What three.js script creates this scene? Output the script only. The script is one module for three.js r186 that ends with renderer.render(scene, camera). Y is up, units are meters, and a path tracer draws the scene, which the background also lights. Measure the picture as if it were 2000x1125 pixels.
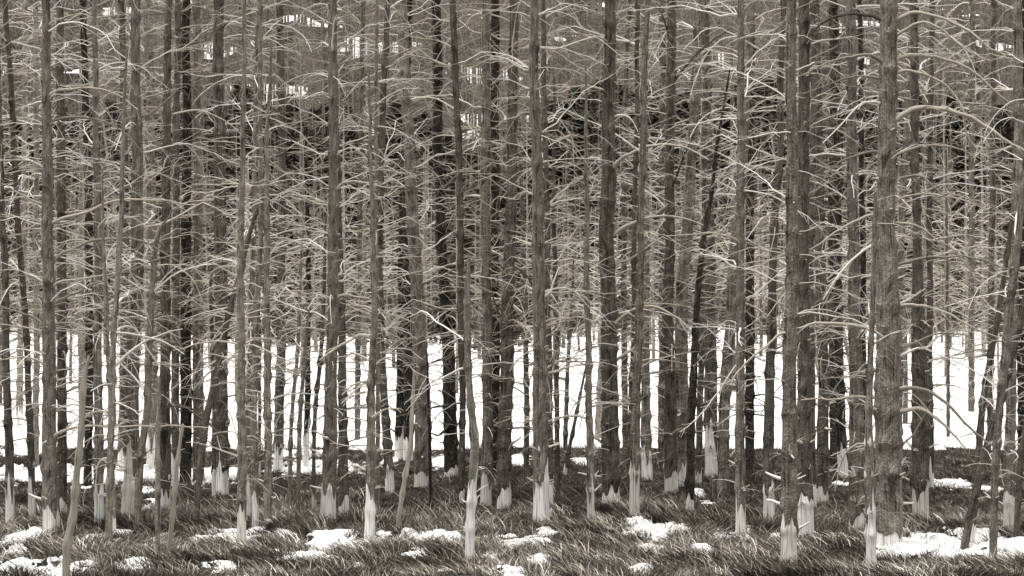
import * as THREE from 'three';
import { mergeGeometries } from 'three/addons/utils/BufferGeometryUtils.js';
import { ImprovedNoise } from 'three/addons/math/ImprovedNoise.js';

// ------------------------------------------------------------------ camera, sky, sun, exposure
const scene = new THREE.Scene();
const F = 5671, EYE = 3.9;                                   // focal length in pixels of a 2000 px wide frame, camera height
const camera = new THREE.PerspectiveCamera(2 * Math.atan(562.5 / F) * 180 / Math.PI, 1024 / 576, 0.5, 4000);
camera.position.set(0, EYE, 0);
camera.lookAt(0, EYE, -100);
const renderer = new THREE.WebGLRenderer({ antialias: true });
renderer.toneMapping = THREE.LinearToneMapping;
renderer.toneMappingExposure = 1.6;
renderer.shadowMap.enabled = true;
{ // overcast sky: brighter overhead than at the horizon, soft cloud cover
  const w = 256, h = 128, d = new Float32Array(w * h * 4), n = new ImprovedNoise();
  for (let j = 0; j < h; j++) for (let i = 0; i < w; i++) {
    const el = (j + 0.5) / h * Math.PI - Math.PI / 2, az = (i + 0.5) / w * 2 * Math.PI;
    const s = Math.max(0, Math.sin(el));
    const x = Math.cos(az) * Math.cos(el), z = Math.sin(az) * Math.cos(el), y = Math.sin(el);
    const c = n.noise(x * 2.2 + 7, y * 5, z * 2.2) * 0.10 + n.noise(x * 6, y * 14 + 3, z * 6) * 0.05;
    const v = (0.27 + 0.86 * s) * (1 + c), k = (j * w + i) * 4;
    d[k] = v; d[k + 1] = v * 0.995; d[k + 2] = v * 0.98; d[k + 3] = 1;
  }
  const t = new THREE.DataTexture(d, w, h, THREE.RGBAFormat, THREE.FloatType);
  t.mapping = THREE.EquirectangularReflectionMapping; t.magFilter = THREE.LinearFilter; t.minFilter = THREE.LinearFilter; t.needsUpdate = true;
  scene.background = t; scene.environment = t;
}
const sun = new THREE.DirectionalLight(new THREE.Color(1, 0.985, 0.96), 1.5);
sun.position.set(-14, 60, -38); sun.target.position.set(0, 0, -55);
sun.castShadow = true; sun.shadow.radius = 26; sun.shadow.mapSize.set(2048, 2048);
Object.assign(sun.shadow.camera, { left: -60, right: 60, top: 60, bottom: -60, near: 1, far: 300 });
scene.add(sun, sun.target);

// ------------------------------------------------------------------ helpers
function rng(a) { return () => { a |= 0; a = a + 0x6D2B79F5 | 0; let t = Math.imul(a ^ a >>> 15, 1 | a); t = t + Math.imul(t ^ t >>> 7, 61 | t) ^ t; return ((t ^ t >>> 14) >>> 0) / 4294967296; }; }
const NZ = new ImprovedNoise();
const nz = (x, y, z = 0) => NZ.noise(x + 31.7, y + 17.3, z + 5.1);
const fbm = (x, y, o = 4) => { let s = 0, a = 0.5, f = 1; for (let i = 0; i < o; i++) { s += a * nz(x * f, y * f, i * 9.1); a *= 0.5; f *= 2.03; } return s; };
const clamp = (v, a, b) => Math.min(b, Math.max(a, v));
const sst = (a, b, v) => { const t = clamp((v - a) / (b - a), 0, 1); return t * t * (3 - 2 * t); };
const lerp = (a, b, t) => a + (b - a) * t;
const SEP = (v) => { const k = 1 - 0.75 * sst(0.55, 0.95, v); return new THREE.Color().setRGB(v * (1 + 0.12 * k), v, v * (1 - 0.16 * k)); };   // the print's warm grey
const names = new Map();
function numbered(n) { const k = names.get(n) ?? 0; names.set(n, k + 1); return k ? `${n}_${String(k).padStart(3, '0')}` : n; }
function put(o) { o.traverse(m => { if (m.isMesh) { m.castShadow = true; m.receiveShadow = true; } }); scene.add(o); return o; }
function structure(name, geo, mat) { const m = new THREE.Mesh(geo, mat); m.name = numbered(name); m.userData = { kind: 'structure' }; return put(m); }
function part(name, geo, mat, parent, extra) { const m = new THREE.Mesh(geo, mat); m.name = name; if (extra) m.userData = extra; parent.add(m); return m; }

// ------------------------------------------------------------------ textures
function tex(w, h, fn, srgb = true) {
  const d = new Uint8Array(w * h * 4);
  for (let j = 0; j < h; j++) for (let i = 0; i < w; i++) {
    const c = fn(i / w, j / h, i, j), k = (j * w + i) * 4;
    d[k] = clamp(c[0], 0, 1) * 255; d[k + 1] = clamp(c[1], 0, 1) * 255; d[k + 2] = clamp(c[2], 0, 1) * 255; d[k + 3] = 255;
  }
  const t = new THREE.DataTexture(d, w, h, THREE.RGBAFormat);
  t.wrapS = t.wrapT = THREE.RepeatWrapping; t.magFilter = THREE.LinearFilter; t.minFilter = THREE.LinearMipmapLinearFilter; t.generateMipmaps = true;
  if (srgb) t.colorSpace = THREE.SRGBColorSpace; t.needsUpdate = true; return t;
}
// tileable noise: blends a periodic pair
const tn = (u, v, fu, fv, z = 0) => {            // periodic in u and v
  const a = u * 2 * Math.PI, b = v * 2 * Math.PI, ru = fu / 6.283, rv = fv / 6.283;
  return NZ.noise(Math.cos(a) * ru + 11.3 + z, Math.sin(a) * ru + Math.cos(b) * rv + 4.7, Math.sin(b) * rv + 8.9 + z * 1.7);
};
const toS = v => v <= 0.0031308 ? 12.92 * v : 1.055 * Math.pow(v, 1 / 2.4) - 0.055;
const sep = v => { const c = toS(clamp(v, 0, 1)); return [c, c, c]; };
const rT = rng(99);
const grainA = Array.from({ length: 256 }, () => rT()), grainB = Array.from({ length: 512 * 1024 }, () => rT());
function barkField(dark) {
  return (u, v, i, j) => {
    const patches = tn(u, v, 5, 12, 1), blot = tn(u, v, 13, 44, 4), streak = tn(u, v, 26, 6, 7), fine = tn(u, v, 30, 84, 2);
    const g = grainB[(j * 512 + i) % grainB.length];
    let a = 0.64 + 0.34 * patches + 0.18 * blot + 0.46 * streak + 0.24 * fine + 0.3 * (g - 0.5);
    if (blot + fine * 0.8 > 0.42) a += 0.28;                      // lichen flecks
    if (dark) a += 0.5 * Math.min(0, tn(u, v, 20, 12, 12) + 0.05) - 0.1; 
    return clamp(a, 0.12, 1.3) / 1.3;
  };
}
const bfA = barkField(false), bfB = barkField(true);
const barkMap = tex(512, 1024, (u, v, i, j) => sep(bfA(u, v, i, j)));
const barkMapRough = tex(512, 1024, (u, v, i, j) => sep(bfB(u, v, i, j)));
const barkBump = tex(512, 1024, (u, v) => { const b = 0.5 + 0.45 * tn(u, v, 26, 110, 2) + 0.4 * tn(u, v, 13, 44, 4); return [b, b, b]; }, false);
const woodMap = tex(512, 512, (u, v, i) => {
  const s = tn(u, v, 90, 3, 3), s2 = tn(u, v, 34, 2.5, 5), st = tn(u, v, 12, 6, 9);
  let a = 0.88 + 0.22 * s + 0.22 * s2 + 0.22 * Math.min(0, st + 0.05) * 2;
  if (s2 < -0.32) a -= 0.22; if (s < -0.5) a -= 0.2;
  return sep(clamp(a, 0.15, 1));
});
const woodBump = tex(512, 512, (u, v) => { const b = 0.5 + 0.5 * tn(u, v, 90, 3, 3) + 0.3 * tn(u, v, 34, 2.5, 5); return [b, b, b]; }, false);
const soilMap = tex(512, 512, (u, v, i, j) => sep(clamp(0.45 + 0.5 * tn(u, v, 14, 14, 2) + 0.4 * tn(u, v, 50, 50, 6) + 0.4 * (grainB[j * 512 + i] - 0.5), 0.1, 1)));
const snowBump = tex(512, 512, (u, v) => { const b = 0.5 + 0.4 * tn(u, v, 12, 12, 2) + 0.25 * tn(u, v, 40, 40, 6); return [b, b, b]; }, false);

// ------------------------------------------------------------------ materials
const std = (o) => new THREE.MeshPhysicalMaterial({ roughness: 1, metalness: 0, specularIntensity: 0.12, ...o });
const barkMat = (v, rough) => new THREE.MeshPhysicalMaterial({ color: SEP(v), map: rough ? barkMapRough : barkMap, bumpMap: barkBump, bumpScale: rough ? 0.022 : 0.010, vertexColors: true, roughness: 1, specularIntensity: 0.12, sheen: 0.7, sheenRoughness: 0.4, sheenColor: SEP(0.7) });
const M = {
  bark: [barkMat(0.31), barkMat(0.37), barkMat(0.20), barkMat(0.42)],
  barkDark: [barkMat(0.12, true), barkMat(0.085, true)],
  barkPale: barkMat(0.40),
  wood: [std({ color: SEP(0.93), map: woodMap, bumpMap: woodBump, bumpScale: 0.006 }), std({ color: SEP(0.78), map: woodMap, bumpMap: woodBump, bumpScale: 0.006 })],
  branch: [std({ color: SEP(0.66) }), std({ color: SEP(0.84) }), std({ color: SEP(0.42) }), std({ color: SEP(0.24) }), std({ color: SEP(0.16) })],
  farBark: [0.31, 0.37, 0.20].map(v => std({ color: SEP(v), map: barkMap })),
  branchPale: std({ color: SEP(0.80) }),
  branchDark: std({ color: SEP(0.07) }),
  grey: std({ color: SEP(0.48), map: woodMap, bumpMap: woodBump, bumpScale: 0.008 }),
  litter: std({ color: SEP(0.18) }),
  soil: std({ color: SEP(0.07), map: soilMap }),
  snow: std({ color: new THREE.Color().setRGB(0.90, 0.89, 0.875), roughness: 0.8, bumpMap: snowBump, bumpScale: 0.02 }),
};

// ------------------------------------------------------------------ ground
const HILL0 = 250;
function G(x, z) {
  const d = -z;
  const fr = sst(34, 39, d) * (1 - sst(58, 74, d));
  let y = 0.16 * fbm(x * 0.55, d * 0.45, 3) * fr + 0.10 * nz(x * 1.9, d * 1.5, 3) * fr * (1 - 0.5 * sst(50, 56, d)) + 0.10 * fbm(x * 0.08, d * 0.08, 2) * sst(20, 60, d);
  // the wet channel along the right foreground
  const cx = x - 4.1, cut = sst(-0.9, 0.5, cx), c0 = 42.35 + 0.25 * nz(x * 0.7, 3.3) ;
  y -= 0.34 * cut * Math.exp(-Math.pow((d - c0) / 0.75, 4));
  // swell in front of the darker back meadow
  y += 0.07 * Math.exp(-Math.pow((d - 47.6 - 0.8 * nz(x * 0.3, 8.8)) / 1.1, 2));
  if (d > HILL0) { const t = d - HILL0; y += 0.235 * (t * t / (t + 26)) * (1 - 0.35 * sst(300, 900, t)) + 2.2 * fbm(x * 0.02, d * 0.02, 3) * sst(0, 80, t); }
  return y;
}
const DF = (y) => EYE * F / (y - 562.5);
function onGround(x, y) {                        // photo pixel of a base -> point of the ground
  let d = DF(y), X = 0;
  for (let i = 0; i < 6; i++) { X = (x - 1000) / F * d; d = lerp(d, (EYE - G(X, -d)) * F / (y - 562.5), 0.7); }
  return new THREE.Vector3((x - 1000) / F * d, G((x - 1000) / F * d, -d), -d);
}
function axis(parts) { const a = []; for (const [s, e, n] of parts) for (let i = 0; i < n; i++) a.push(s + (e - s) * i / n); a.push(parts[parts.length - 1][1]); return a; }
function sheet(xs, zs, hf, keep, uvs = 1) {
  const P = [], U = [], I = [], nx = xs.length;
  const H = [];
  for (const z of zs) for (const x of xs) { const y = hf(x, z); P.push(x, y, z); U.push(x * uvs, -z * uvs); H.push(keep ? keep(x, z) : 1); }
  for (let j = 0; j < zs.length - 1; j++) for (let i = 0; i < nx - 1; i++) {
    const a = j * nx + i, b = a + 1, c = a + nx, e = c + 1;
    if (keep && !(H[a] || H[b] || H[c] || H[e])) continue;
    I.push(a, b, c, b, e, c);
  }
  const g = new THREE.BufferGeometry();
  g.setAttribute('position', new THREE.Float32BufferAttribute(P, 3)); g.setAttribute('uv', new THREE.Float32BufferAttribute(U, 2));
  g.setIndex(I); g.computeVertexNormals(); return g;
}
{
  const xs = axis([[-1800, -200, 8], [-200, -40, 16], [-40, -13, 27], [-13, 13, 170], [13, 40, 27], [40, 200, 16], [200, 1800, 8]]);
  const zs = axis([[80, -30, 11], [-30, -38, 16], [-38, -60, 140], [-60, -80, 70], [-80, -240, 60], [-240, -560, 82], [-560, -1500, 20]]);
  structure('ground', sheet(xs, zs, G, null, 0.5), M.soil);
}

// ------------------------------------------------------------------ snow
// photo pixels: centre x, centre y, half width, half height
const PATCH = [[46, 1050, 34, 9], [10, 1090, 24, 12], [64, 1091, 20, 8], [25, 1119, 28, 8], [112, 1117, 58, 9], [170, 1050, 26, 5], [153, 1085, 18, 6], [236, 1040, 20, 5], [224, 1058, 10, 4], [270, 1105, 26, 7], [273, 1081, 10, 4], [312, 1054, 18, 6], [293, 988, 11, 5], [290, 956, 11, 3], [386, 1056, 24, 7], [362, 1068, 18, 5], [420, 1053, 38, 7], [449, 1048, 16, 6], [497, 1041, 17, 9], [467, 1068, 16, 3], [530, 1077, 14, 4], [556, 1047, 15, 4], [655, 1050, 36, 11], [602, 1090, 34, 13], [434, 1113, 26, 7], [740, 1038, 15, 3], [740, 1058, 19, 6], [845, 1053, 56, 8], [813, 1091, 17, 6], [1012, 1060, 40, 7], [993, 1110, 28, 6], [1052, 1098, 20, 5], [956, 1085, 13, 5], [996, 1079, 17, 4], [880, 1116, 16, 5], [1066, 1036, 19, 4], [1258, 1031, 36, 9], [1312, 1039, 24, 8], [1273, 1070, 22, 6], [1243, 1077, 16, 6], [1415, 1047, 18, 6], [1452, 1043, 18, 7], [1258, 1112, 22, 6], [1375, 1067, 14, 5], [1516, 1047, 10, 5], [1590, 1044, 14, 4], [1365, 958, 14, 4], [1384, 982, 11, 3], [1772, 1066, 46, 9], [1845, 1061, 42, 9], [1905, 1064, 42, 8], [1977, 1077, 44, 11], [1646, 1051, 18, 8], [1730, 1078, 22, 4], [1848, 1089, 22, 4], [1855, 948, 32, 5], [1642, 944, 10, 3], [1686, 1054, 9, 7], [861, 900, 18, 7], [1012, 897, 16, 6], [1137, 902, 14, 4], [1700, 1108, 20, 4], [1180, 1085, 14, 4], [700, 1105, 16, 4], [610, 915, 60, 8], [430, 926, 46, 10], [345, 925, 40, 8], [80, 926, 90, 13], [230, 927, 52, 10], [60, 880, 40, 5], [590, 886, 44, 4], [1930, 952, 16, 4], [760, 900, 12, 3]];
const patches = PATCH.map(([x, y, hw, hh], i) => {
  const p = onGround(x, y + 1), d = -p.z, rx = hw / F * d * 1.12, back = y < 960;
  const rz = clamp(hh * 1.6 / (y - 562) * d, 0.3, 2.6), th = back ? 0.05 : 0.022 + 0.0025 * hh;
  return { x: p.x, z: p.z, rx: rx * 1.15, rz, th: th * clamp(rx / 0.4, 0.35, 1), i };
});
function patchMask(p, x, z) {                        // >0 inside, ragged outline
  const dx = (x - p.x) / p.rx, dz = (z - p.z) / p.rz, r = Math.hypot(dx, dz);
  if (r > 1.7) return -1;
  return 1 - r + 0.8 * nz(x * 2.4, z * 1.8, p.i) + 0.75 * nz(x * 7, z * 4.5, p.i + 3) + 0.4 * nz(x * 17, z * 9, 2);
}
const fieldEdge = (x) => 70.6 + 1.6 * nz(x * 0.35, 2.2) + 0.8 * nz(x * 1.1, 7.7) - 0.9 * sst(-6, -11, x) * 0 ;
const fieldMask = (x, z) => { const d = -z; return (d - fieldEdge(x)) * 0.35 + 0.5 * nz(x * 0.9, d * 0.45, 4) + 0.15 * nz(x * 3, d * 1.6, 2); };
for (const p of patches) {
  const nx = clamp(Math.round(p.rx * 3 / 0.03), 20, 110), nzc = clamp(Math.round(p.rz * 3 / 0.05), 12, 50);
  const hf = (x, z) => { const m = patchMask(p, x, z); return G(x, z) + (m > 0 ? p.th * (0.12 + 1.3 * Math.min(1, m * 1.6)) * (1 + 0.5 * nz(x * 3, z * 3, 6)) : Math.max(-0.12, m * 0.8)); };
  structure('snow_patch', sheet(axis([[p.x - p.rx * 1.5, p.x + p.rx * 1.5, nx]]), axis([[p.z + p.rz * 1.5, p.z - p.rz * 1.5, nzc]]), hf, (x, z) => patchMask(p, x, z) > -0.2, 0.5), M.snow);
}
{
  const xs = axis([[-300, -100, 14], [-100, -60, 20], [-60, -16, 40], [-16, 16, 150], [16, 60, 40], [60, 100, 20], [100, 300, 14]]);
  const zs = axis([[-66, -80, 60], [-80, -130, 60], [-130, -250, 70], [-250, -540, 120]]);
  const hf = (x, z) => { const d = -z, m = Math.min(1, fieldMask(x, z)) - 1.36 * sst(232, 285, d) + (d > 200 ? 1.5 * fbm(x * 0.09, d * 0.045, 3) * sst(200, 260, d) : 0); return G(x, z) + (m > 0 ? 0.16 * Math.min(1, 0.3 + m * 0.8) + 0.07 * nz(x * 0.7, z * 0.3, 2) * Math.min(1, m) : Math.max(-0.4, m * 0.8)); };
  structure('snow_field', sheet(xs, zs, hf, null, 0.3), M.snow);
}
const nearSnow = (x, z) => { for (const p of patches) if (Math.abs(x - p.x) < p.rx * 1.6 && Math.abs(z - p.z) < p.rz * 1.6 && patchMask(p, x, z - 0.42) > 0.1) return true; return false; };
const snowAt = (x, z) => { if (fieldMask(x, z) > 0.05) return nz(x * 3.1, z * 2.2, 9) < 0.28 || fieldMask(x, z) > 0.9; for (const p of patches) if (Math.abs(x - p.x) < p.rx * 1.6 && Math.abs(z - p.z) < p.rz * 1.6 && patchMask(p, x, z) > 0.02) return true; return false; };

// ------------------------------------------------------------------ branches
function tube(pts, r0, r1, sides, taper = 1) {        // pts: Vector3[]
  const n = pts.length, P = [], N = [], I = [], U = [];
  let up = new THREE.Vector3(0, 0, 1);
  const T = new THREE.Vector3(), A = new THREE.Vector3(), B = new THREE.Vector3();
  for (let i = 0; i < n; i++) {
    T.copy(pts[Math.min(n - 1, i + 1)]).sub(pts[Math.max(0, i - 1)]).normalize();
    if (Math.abs(T.dot(up)) > 0.95) up = Math.abs(T.x) < 0.5 ? new THREE.Vector3(1, 0, 0) : new THREE.Vector3(0, 1, 0);
    A.crossVectors(T, up).normalize(); B.crossVectors(A, T).normalize(); up = B.clone();
    const t = i / (n - 1), r = lerp(r0, r1, Math.pow(t, taper));
    for (let k = 0; k < sides; k++) {
      const a = k / sides * Math.PI * 2, c = Math.cos(a), s = Math.sin(a), nx = A.x * c + B.x * s, ny = A.y * c + B.y * s, nzz = A.z * c + B.z * s;
      P.push(pts[i].x + nx * r, pts[i].y + ny * r, pts[i].z + nzz * r); N.push(nx, ny, nzz); U.push(k / sides, t);
    }
  }
  for (let i = 0; i < n - 1; i++) for (let k = 0; k < sides; k++) { const a = i * sides + k, b = i * sides + (k + 1) % sides, c = a + sides, d = b + sides; I.push(a, c, b, b, c, d); }
  const ce = P.length / 3; P.push(pts[n - 1].x, pts[n - 1].y, pts[n - 1].z); N.push(T.x, T.y, T.z); U.push(0, 1);
  for (let k = 0; k < sides; k++) I.push((n - 1) * sides + k, ce, (n - 1) * sides + (k + 1) % sides);
  const g = new THREE.BufferGeometry();
  g.setAttribute('position', new THREE.Float32BufferAttribute(P, 3)); g.setAttribute('normal', new THREE.Float32BufferAttribute(N, 3)); g.setAttribute('uv', new THREE.Float32BufferAttribute(U, 2)); g.setIndex(I);
  return g;
}
const V = (x, y, z) => new THREE.Vector3(x, y, z);
function addTwigs(out, pts, r, R, count, len, sides, from = 0.3) {
  for (let k = 0; k < count; k++) {
    const t = from + (1 - from) * (k + R() * 0.9) / count, f = t * (pts.length - 1), i = Math.min(pts.length - 2, Math.floor(f));
    const p = pts[i].clone().lerp(pts[i + 1], f - i), dir = pts[i + 1].clone().sub(pts[i]).normalize();
    const a = R() * 6.283, side = V(Math.cos(a) * 0.5, (R() - 0.55) * 1.1, Math.sin(a));
    const d0 = dir.multiplyScalar(0.75).add(side.multiplyScalar(0.8)).normalize(), L = len * (0.4 + R() * 0.9) * (1.15 - 0.6 * t);
    const bend = (R() - 0.62) * 0.8, tp = [];
    for (let q = 0; q <= 4; q++) { const u = q / 4; tp.push(V(p.x + d0.x * L * u, p.y + d0.y * L * u + bend * L * u * u * 0.7, p.z + d0.z * L * u + (R() - 0.5) * L * 0.06)); }
    out.push(tube(tp, r * (0.62 - 0.3 * t), r * 0.2, sides));
  }
}
// a library of bare branches, each one metre long, growing along +x
function makeBranch(R, rough, thick = 1) {
  const kind = R(), n = rough ? 6 : 10, pts = [];
  const a = kind < 0.58 ? 0.02 + R() * 0.26 : kind < 0.84 ? 0.25 + R() * 0.4 : 0.3 + R() * 0.5, b = kind < 0.58 ? 0.08 + R() * 0.36 : kind < 0.84 ? 0.5 + R() * 0.55 : 0.1 + R() * 0.4;
  const sw = (R() - 0.5) * 0.5; let jy = 0, jz = 0, ky = 0, kz = 0;
  for (let i = 0; i <= n; i++) { const t = i / n; if (i > 1) { if (R() < 0.3) { ky = (R() - 0.5) * 0.085; kz = (R() - 0.5) * 0.085; } jy += ky + (R() - 0.5) * 0.03; jz += kz + (R() - 0.5) * 0.03; } pts.push(V(t * (1 - 0.12 * a * a * t), a * t - b * t * t + jy, sw * t * t + jz)); }
  const r0 = (0.0084 + R() * 0.0034) * thick, out = [tube(pts, r0, (R() < 0.35 ? 0.0055 : 0.0028) * thick, rough ? 3 : 5, 0.8)];
  addTwigs(out, pts, r0 * 0.72, R, thick > 2 ? 2 + Math.floor(R() * 3) : rough ? 4 : 6 + Math.floor(R() * 6), 0.32, 3);
  return mergeGeometries(out);
}
function makeStub(R) {
  const pts = [], up = (R() - 0.35) * 0.8;
  for (let i = 0; i <= 3; i++) { const t = i / 3; pts.push(V(t, up * t + (R() - 0.5) * 0.12 * t, (R() - 0.5) * 0.2 * t)); }
  return tube(pts, 0.11, 0.05, 4);
}
const RL = rng(4711);
const LIB = Array.from({ length: 34 }, () => makeBranch(RL, false)), LIBR = Array.from({ length: 20 }, () => makeBranch(RL, true, 1.35)), LIBT = Array.from({ length: 24 }, () => makeBranch(RL, true, 2.4)), STUB = Array.from({ length: 8 }, () => makeStub(RL));

// ------------------------------------------------------------------ trunks
// spine: [{p:Vector3, r}], bottom to top
function spineAt(sp, y) {
  let i = 0; while (i < sp.length - 2 && sp[i + 1].p.y < y) i++;
  const a = sp[i], b = sp[i + 1], t = clamp((y - a.p.y) / (b.p.y - a.p.y), -0.2, 1);
  const ts = t;
  return { x: lerp(a.p.x, b.p.x, ts), z: lerp(a.p.z, b.p.z, ts), r: lerp(a.r, b.r, ts) };
}
function smoothSpine(pts, rads, n) {
  const c = new THREE.CatmullRomCurve3(pts, false, 'centripetal'), out = [];
  const ys = pts.map(p => p.y);
  for (let i = 0; i <= n; i++) {
    const p = c.getPoint(i / n); let k = 0; while (k < ys.length - 2 && ys[k + 1] < p.y) k++;
    const t = clamp((p.y - ys[k]) / (ys[k + 1] - ys[k]), 0, 1);
    out.push({ p, r: lerp(rads[k], rads[k + 1], t) });
  }
  return out;
}
function tubeGeo(sp, heights, cols, rfun, tip, vScale, uRep, vOff, cfun) {
  const C = [];
  // heights: function(col, ring) -> y, rfun(y, ang, baseR) -> r
  const P = [], U = [], I = [], rings = heights.n;
  for (let k = 0; k < rings; k++) for (let j = 0; j <= cols; j++) {
    const jj = j % cols, a = jj / cols * Math.PI * 2, y = heights(jj, k), s = spineAt(sp, y), r = rfun(y, a, s.r, k, jj);
    P.push(s.x + Math.cos(a) * r, y, s.z + Math.sin(a) * r); U.push(j / cols * uRep, y * vScale + vOff); const cv = cfun ? cfun(y, a) : 1; C.push(cv, cv, cv);
  }
  const w = cols + 1;
  for (let k = 0; k < rings - 1; k++) for (let j = 0; j < cols; j++) { const a = k * w + j, b = a + 1, c = a + w, d = c + 1; I.push(a, c, b, b, c, d); }
  if (tip) { const ce = P.length / 3, y = heights(0, rings - 1), s = spineAt(sp, y); P.push(s.x, y + 0.01, s.z); U.push(0, y * vScale); C.push(1, 1, 1); for (let j = 0; j < cols; j++) I.push((rings - 1) * w + j, ce, (rings - 1) * w + j + 1); }
  const g = new THREE.BufferGeometry();
  g.setAttribute('position', new THREE.Float32BufferAttribute(P, 3)); g.setAttribute('uv', new THREE.Float32BufferAttribute(U, 2)); g.setAttribute('color', new THREE.Float32BufferAttribute(C, 3)); g.setIndex(I); g.computeVertexNormals();
  // close the shading seam
  const Nn = g.attributes.normal;
  for (let k = 0; k < rings; k++) { const a = k * w, b = a + cols; const x = Nn.getX(a) + Nn.getX(b), y = Nn.getY(a) + Nn.getY(b), z = Nn.getZ(a) + Nn.getZ(b), l = Math.hypot(x, y, z) || 1; Nn.setXYZ(a, x / l, y / l, z / l); Nn.setXYZ(b, x / l, y / l, z / l); }
  return g;
}

// ------------------------------------------------------------------ the trees read from the photograph
// pts: [x, y, width] in photo pixels from base upward; o: sock = height of the bare base in px, tip = the trunk ends in view, tone, branches etc.
const T = [];
function t(id, pts, o = {}) { T.push({ id, pts, ...o }); }
t(1, [[20, 1016, 19], [16, 780, 15], [6, 450, 12], [-8, 0, 9]], { sock: 118, tone: 2 });
t(2, [[63, 1012, 15], [57, 780, 12], [38, 450, 11], [12, 0, 9]], { sock: 100, tone: 2 });
t(3, [[101, 1034, 36], [97, 900, 29], [96, 780, 26], [93, 450, 22], [89, 0, 16]], { sock: 62, tone: 0, few: .5, low: 1 });
t(4, [[122, 1002, 19], [121, 780, 18], [122, 450, 17], [119, 0, 14]], { sock: 34, tone: 2 });
t(5, [[38, 853, 13], [39, 700, 12], [45, 500, 11], [52, 0, 8]], { sock: 66, tone: 3 });
t(6, [[129, 1130, 15], [132, 1060, 16], [143, 1010, 16], [148, 945, 14], [153, 900, 13], [158, 850, 12], [163, 780, 11], [168, 730, 10], [176, 696, 5]], { tip: 1, tone: 4, snag: 1, label: 'crooked barkless snag with broken slanted top, nearest the camera at far left' });
t(7, [[171, 946, 16], [175, 780, 16], [176, 450, 15], [166, 0, 12]], { tone: 5 });
t(8, [[194, 1022, 21], [193, 780, 16], [192, 450, 14], [187, 0, 8]], { sock: 100, tone: 1 });
t(9, [[212, 1060, 14], [216, 780, 12], [221, 650, 11], [233, 450, 9], [237, 250, 7], [245, 95, 4]], { tip: 1, tone: 3, twiggy: 1 });
t(10, [[223, 1038, 9], [216, 800, 9], [209, 600, 8], [203, 450, 6], [203, 330, 3]], { tip: 1, tone: 3, sock: 30 });
t(11, [[237, 923, 17], [240, 780, 16], [243, 450, 14], [236, 0, 11]], { sock: 60, tone: 2 });
t(12, [[253, 1015, 38], [256, 920, 30], [259, 780, 26], [267, 450, 23], [262, 0, 17]], { sock: 150, tone: 0 });
t(13, [[268, 1030, 14], [275, 900, 14], [289, 780, 14], [291, 700, 13], [297, 600, 11], [313, 450, 8], [331, 425, 4]], { tip: 1, tone: 1 });
t(14, [[295, 918, 19], [297, 780, 18], [299, 600, 19], [290, 0, 17]], { sock: 92, tone: 3 });
t(15, [[308, 1085, 11], [308, 900, 10], [309, 738, 6]], { tip: 1, tone: 3, snag: 1, label: 'thin straight grey pole with snapped flat top, standing in front of the left thicket' });
t(16, [[323, 1003, 23], [324, 780, 20], [325, 450, 17], [332, 0, 12]], { sock: 88, tone: 2 });
t(17, [[329, 1088, 10], [338, 1000, 9], [346, 900, 8], [356, 829, 5]], { tip: 1, tone: 4, snag: 1, label: 'short pale barkless pole leaning right, its tip just under the long horizontal branch' });
t(18, [[341, 942, 16], [344, 780, 15], [345, 450, 14], [350, 0, 11]], { sock: 85, tone: 2 });
t(19, [[362, 938, 23], [363, 780, 22], [364, 450, 19], [365, 0, 15]], { tone: 6 });
t(20, [[388, 938, 22], [387, 780, 21], [386, 450, 18], [384, 0, 15]], { tone: 3 });
t(21, [[382, 1020, 13], [395, 890, 13], [410, 790, 13], [440, 650, 12], [470, 530, 10], [492, 440, 8], [520, 360, 4]], { tip: 1, tone: 2, few: .5, label: 'dark slender pole leaning to the right across the trunks left of centre' });
t(22, [[433, 961, 29], [432, 780, 26], [430, 450, 24], [424, 0, 19]], { sock: 52, tone: 2, crack: 1 });
t(23, [[418, 972, 9], [417, 780, 8], [412, 500, 5]], { tip: 1, sock: 62, tone: 2 });
t(24, [[472, 1058, 20], [471, 780, 15], [469, 450, 11], [476, 0, 6]], { sock: 74, tone: 1, twiggy: 1 });
t(25, [[485, 1022, 10], [486, 780, 11], [494, 450, 10], [505, 0, 8]], { sock: 92, tone: 1 });
t(26, [[499, 1018, 14], [496, 780, 13], [500, 650, 12], [506, 560, 11], [509, 450, 10], [512, 0, 7]], { sock: 66, tone: 1 });
t(27, [[506, 932, 7], [507, 780, 6], [506, 400, 4]], { tip: 1, sock: 52, tone: 2 });
t(28, [[524, 1028, 16], [523, 780, 13], [521, 450, 11], [523, 300, 8], [531, 80, 4]], { tip: 1, sock: 20, tone: 1, twiggy: 1 });
t(29, [[543, 918, 20], [546, 780, 18], [550, 450, 15], [545, 0, 13]], { sock: 70, tone: 2 });
t(30, [[565, 1003, 8], [571, 780, 7], [580, 700, 7], [590, 450, 5], [592, 300, 3]], { tip: 1, tone: 1 });
t(31, [[581, 1018, 9], [588, 780, 8], [596, 690, 7], [606, 590, 3]], { tip: 1, tone: 1 });
t(32, [[597, 912, 12], [600, 780, 11], [602, 450, 9], [597, 230, 7]], { tip: 1, sock: 84, tone: 6, few: .4, label: 'charred black slender snag with split white lower trunk beside thin poles' });
t(33, [[612, 998, 6], [615, 790, 8], [624, 700, 8], [632, 600, 7], [636, 420, 4]], { tip: 1, sock: 52, tone: 2 });
t(34, [[640, 1016, 33], [644, 900, 28], [647, 780, 24], [651, 450, 19], [650, 0, 15]], { sock: 72, tone: 0, crack: 0 });
t(35, [[672, 1006, 22], [668, 780, 16], [665, 600, 13], [662, 450, 10], [654, 0, 7]], { sock: 44, tone: 2 });
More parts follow.
